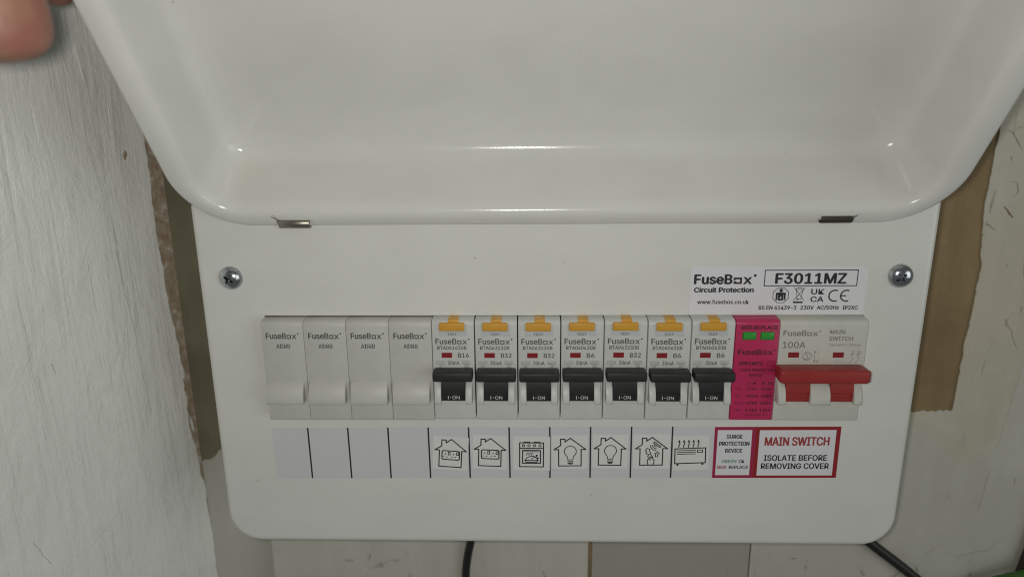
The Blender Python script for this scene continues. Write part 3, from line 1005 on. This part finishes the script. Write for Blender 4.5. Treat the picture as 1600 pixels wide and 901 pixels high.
HOUSE = [(-4.9, -6.5), (-4.9, 1.35), (-6.9, 1.35), (-4.0, 3.35), (-4.0, 6.3), (-2.1, 6.3), (-2.1, 5.0), (0.2, 6.75), (6.9, 1.35), (4.9, 1.35), (4.9, -6.5)]
LW = 0.5
def ic_socket(mb, y):
    stroke(mb, HOUSE, LW, y, True)
    stroke(mb, rrect(-3.7, 4.0, -3.0, 1.2, 0.7, 3), LW, y, True)
    for cx in (-1.9, 1.75):
        disc(mb, cx - .35, -0.35, 0.26, y, 8, 0.42)
        disc(mb, cx - 1.0, -1.7, 0.38, y, 8, 0.22); disc(mb, cx + .4, -1.75, 0.42, y, 8, 0.22)
        stroke(mb, [(cx + .95, -.7), (cx + 1.75, -.7), (cx + 1.75, .6), (cx + .95, .6)], 0.36, y, True)
def ic_cooker(mb, y):
    stroke(mb, [(-5.2, -6.3), (5.2, -6.3), (5.2, 5.2), (-5.2, 5.2)], LW, y, True)
    stroke(mb, [(-5.2, 2.6), (5.2, 2.6)], LW, y)
    rect(mb, -3.5, -0.5, 5.3, 5.75, y); rect(mb, 0.8, 3.8, 5.3, 5.75, y)
    for k in range(4):
        stroke(mb, ring(-3.55 + 2.4 * k, 3.9, 0.52, 12), 0.36, y, True)
    stroke(mb, [(-3.9, -4.6), (3.9, -4.6), (3.9, 1.6), (-3.9, 1.6)], LW, y, True)
    stroke(mb, [(-3.2, 1.0), (3.2, 1.0)], 0.34, y)
    stroke(mb, [(-2.6, -3.0), (-2.2, -2.1), (-0.6, -1.3), (0.8, -1.1), (2.0, -1.7), (2.6, -2.9)], 0.4, y)
    stroke(mb, [(-2.9, -3.2), (2.9, -3.2), (2.3, -4.1), (-2.3, -4.1)], 0.4, y, True)
    stroke(mb, [(0.0, -2.5), (0.7, -1.9), (1.7, -1.7)], 0.34, y)
    disc(mb, 2.3, -0.9, 0.5, y); disc(mb, 2.7, -2.2, 0.45, y)
    for k in range(3):
        stroke(mb, [(-2.2 + k * 1.0, -0.7), (-1.9 + k, 0.0), (-1.5 + k, 0.3)], 0.36, y)
def ic_bulb(mb, y):
    stroke(mb, HOUSE, LW, y, True)
    c = ring(0.2, 0.4, 2.6, 20, -50, 230)
    stroke(mb, [(1.3, -3.6)] + [(1.4, -2.6)] + c + [(-1.0, -2.6), (-0.9, -3.6)], 0.36, y, True)
    stroke(mb, [(-1.0, -4.4), (1.4, -4.4)], 0.4, y)
    stroke(mb, [(-0.8, -5.1), (1.2, -5.1)], 0.5, y)
    stroke(mb, [(-0.5, -5.6), (0.9, -5.6)], 0.4, y)
def ic_alarm(mb, y):
    stroke(mb, HOUSE, LW, y, True)
    stroke(mb, [(1.3, 4.6), (4.0, 2.4), (3.6, 1.9), (0.9, 4.0)], 0.4, y, True)
    for k, r_ in enumerate((1.1, 2.0, 2.9)):
        stroke(mb, ring(2.3, 3.4, r_, 8, 190, 265), 0.36, y)
    stroke(mb, [(-1.3, -6.4), (-1.7, -4.4), (-1.2, -3.2), (-0.7, -4.0), (0.5, -2.3), (0.6, -3.4), (1.3, -4.2), (1.2, -5.6), (0.7, -6.4)], 0.4, y)
    stroke(mb, [(-0.7, -2.8), (-1.6, -2.2), (-1.0, -1.4), (-2.4, -1.0), (-1.9, -0.2), (-2.6, 0.5), (-1.8, 1.6), (-0.7, 1.1), (-0.8, 0.2), (-0.3, -0.6), (-0.6, -1.2), (0.1, -1.6), (-0.2, -2.6)], 0.36, y, True)
    stroke(mb, [(1.7, -2.6), (2.9, -2.4), (2.7, -1.6), (3.5, -1.0), (2.6, -0.1), (2.0, -1.0), (1.5, -0.8), (1.9, -1.7)], 0.36, y, True)
def ic_heater(mb, y):
    stroke(mb, [(-6.8, -4.9), (6.4, -4.7), (6.4, 2.4), (-6.8, 2.2)], LW, y, True)
    for k in range(3):
        stroke(mb, [(-5.9, 1.3 - 0.85 * k), (2.1, 1.35 - 0.85 * k)], 0.36, y)
    stroke(mb, [(2.9, 0.3), (5.1, 0.3), (5.1, 1.45), (2.9, 1.45)], 0.36, y, True)
    disc(mb, -5.6, -5.5, 0.5, y); disc(mb, 5.2, -5.3, 0.5, y)
    for k in range(5):
        a = -5.1 + 2.05 * k
        stroke(mb, [(a, 2.9), (a - .1, 3.6), (a + .35, 4.4), (a + .1, 5.4)], 0.42, y)
        mb.add([(a + .1, y, 6.5), (a - .5, y, 5.3), (a + .7, y, 5.3)], [(0, 1, 2)])
STK = ((62.1, -12.5, -4.6, ic_socket, "white paper sticker with a house and double socket, tilted, under the B16 breaker", 15.4, 15.8),
       (79.4, -12.1, -2.6, ic_socket, "white paper sticker with a house and double socket, beside the cooker sticker", 15.2, 16.0),
       (97.6, -12.7, -0.8, ic_cooker, "white paper sticker with a cooker drawing", 16.0, 16.2),
       (114.3, -12.1, 0.4, ic_bulb, "white paper sticker with a house and bulb, beside the cooker sticker", 15.6, 16.0),
       (131.7, -11.8, -0.8, ic_bulb, "white paper sticker with a house and bulb, beside the fire alarm sticker", 15.4, 16.0),
       (149.6, -11.8, 0.2, ic_alarm, "white paper sticker with a house, flames and smoke alarm", 16.0, 16.4),
       (166.6, -12.6, 1.2, ic_heater, "white paper sticker with a heater and rising heat arrows", 15.6, 16.2))
for (cx, cz, dg_, fn, lab, w_, h_) in STK:
    x_ = S((cx, 0, cz))
    xf = turn(x_[0], x_[2], TILT + dg_)
    st = MB().bm(thin(-w_ / 2, w_ / 2, -h_ / 2, h_ / 2, -0.10, -0.24)).build("circuit_sticker", M_STICK, unit, xf=xf)
    tag(st, lab)
    mb = MB()
    fn(mb, -0.27)
    mb.build("pictogram", M_INKB, st, xf=xf)

# surge and main switch warning label
wl = MB().bm(thin(176.35, 230.0, -24.7, -0.25, 0.02, -0.13)).build("warning_label", M_RATE, unit, xf=S)
tag(wl, "red and magenta framed label reading MAIN SWITCH")
mb = MB(); y = -0.17
for q in ((176.4, 177.7, -24.65, -0.3), (192.4, 194.0, -24.65, -0.3), (177.7, 192.4, -1.8, -0.3), (177.7, 192.4, -24.65, -23.3)):
    rect(mb, *q, y)
mb.build("magenta_frame", M_MAGB, wl, xf=S)
mb = MB()
for q in ((194.0, 195.6, -24.65, -0.3), (228.1, 229.95, -24.65, -0.3), (195.6, 228.1, -1.9, -0.3), (195.6, 228.1, -24.65, -23.5)):
    rect(mb, *q, y)
mb.build("red_frame", M_REDB, wl, xf=S)
mb = MB()
text(mb, "SURGE", 181.6, 188.5, -5.75, -4.0, y, 0.035)
text(mb, "PROTECTION", 178.6, 191.6, -9.1, -7.25, y, 0.035)
text(mb, "DEVICE", 181.4, 188.7, -12.4, -10.65, y, 0.035)
text(mb, "OK", 187.5, 190.0, -17.4, -15.85, y, 0.022)
text(mb, "REPLACE", 183.4, 191.7, -20.2, -18.7, y, 0.022)
text(mb, "ISOLATE BEFORE", 198.2, 225.3, -16.4, -13.7, y, 0.026)
text(mb, "REMOVING COVER", 197.2, 226.4, -20.3, -17.6, y, 0.026)
mb.build("lettering", M_INKB, wl, xf=S)
mb = MB()
text(mb, "RED", 178.5, 182.4, -20.2, -18.7, y, 0.022)
text(mb, "MAIN SWITCH", 198.0, 225.6, -9.2, -5.2, y, 0.03)
mb.build("lettering", M_INKR, wl, xf=S)
mb = MB()
text(mb, "GREEN", 180.1, 186.5, -17.4, -15.85, y, 0.022)
mb.build("lettering", M_INKG, wl, xf=S)

# ------------------------------------------------------------------ the hand that holds the lid up
def hand():
    J = [  # (x, y, z, radius) in mm, parent
        ((-49.6, -101.6, 225.6, 21), None),       # 0 palm
        ((-35.4, -114.2, 246.4, 24), 0),          # 1 palm heel
        ((-23.9, -124.1, 262.2, 25), 1),          # 2 wrist
        ((-1.8, -140.0, 288.8, 30), 2),         # 3 forearm
        ((-36.8, -110.3, 222.6, 13), 0),          # 4 thumb base
        ((-33.1, -110.1, 200.2, 11.5), 4),        # 5 thumb knuckle
        ((-32.3, -106.1, 176.6, 12), 5),         # 6 thumb joint
        ((-30.2, -105.0, 157.8, 13), 6),            # 7 thumb pad
        ((-30.1, -103.6, 147.6, 10.6), 7),           # 8 thumb tip
        ((-49.8, -77.8, 206.6, 10), 0),           # 9 index knuckle
        ((-55.2, -53.0, 199.1, 8.6), 9),
        ((-55.5, -44.1, 185.9, 7.8), 10),
        ((-49.5, -48.9, 167.9, 7.4), 11),
        ((-47.5, -79.8, 221.6, 10), 0),           # 13 middle
        ((-61.3, -54.4, 225.2, 8.6), 13),
        ((-69.7, -38.3, 224.2, 7.8), 14),
        ((-72.3, -33.7, 218.6, 6.4), 15),
        ((-45.6, -85.0, 232.9, 9.5), 0),         # 17 ring
        ((-59.5, -59.6, 240.1, 8.2), 17),
        ((-67.8, -44.2, 240.4, 7.4), 18),
        ((-70.5, -39.1, 236.6, 6), 19),
        ((-42.4, -92.5, 243.1, 8.5), 0),         # 21 little
        ((-54.7, -70.0, 250.8, 7.2), 21),
        ((-61.2, -57.2, 253.0, 6.4), 22),
        ((-64.4, -51.5, 251.2, 5.4), 23)]
    me = bpy.data.meshes.new("person")
    vs = [Vector(j[0][:3]) * MM for j in J]
    es = [(i, j[1]) for i, j in enumerate(J) if j[1] is not None]
    me.from_pydata([v[:] for v in vs], es, [])
    o = bpy.data.objects.new("person", me)
    COL.objects.link(o)
    md = o.modifiers.new("skin", 'SKIN')
    md.use_smooth_shade = True
    lay = me.skin_vertices[0].data
    for i, j in enumerate(J):
        r_ = j[0][3] * MM
        lay[i].radius = (r_, r_)
        lay[i].use_root = (i == 0)
    sb = o.modifiers.new("sub", 'SUBSURF')
    sb.levels = sb.render_levels = 3
    dg = bpy.context.evaluated_depsgraph_get()
    dg.update()
    m2 = bpy.data.meshes.new_from_object(o.evaluated_get(dg))
    m2.name = "person"
    m2.materials.clear()
    m2.materials.append(M_SKIN)
    for p in m2.polygons: p.use_smooth = True
    bpy.data.objects.remove(o)
    bpy.data.meshes.remove(me)
    o = bpy.data.objects.new("person", m2)
    COL.objects.link(o)
    tag(o, "bare hand of a person holding the edge of the open lid", "person")
    # nail on the thumb
    return o
hand()
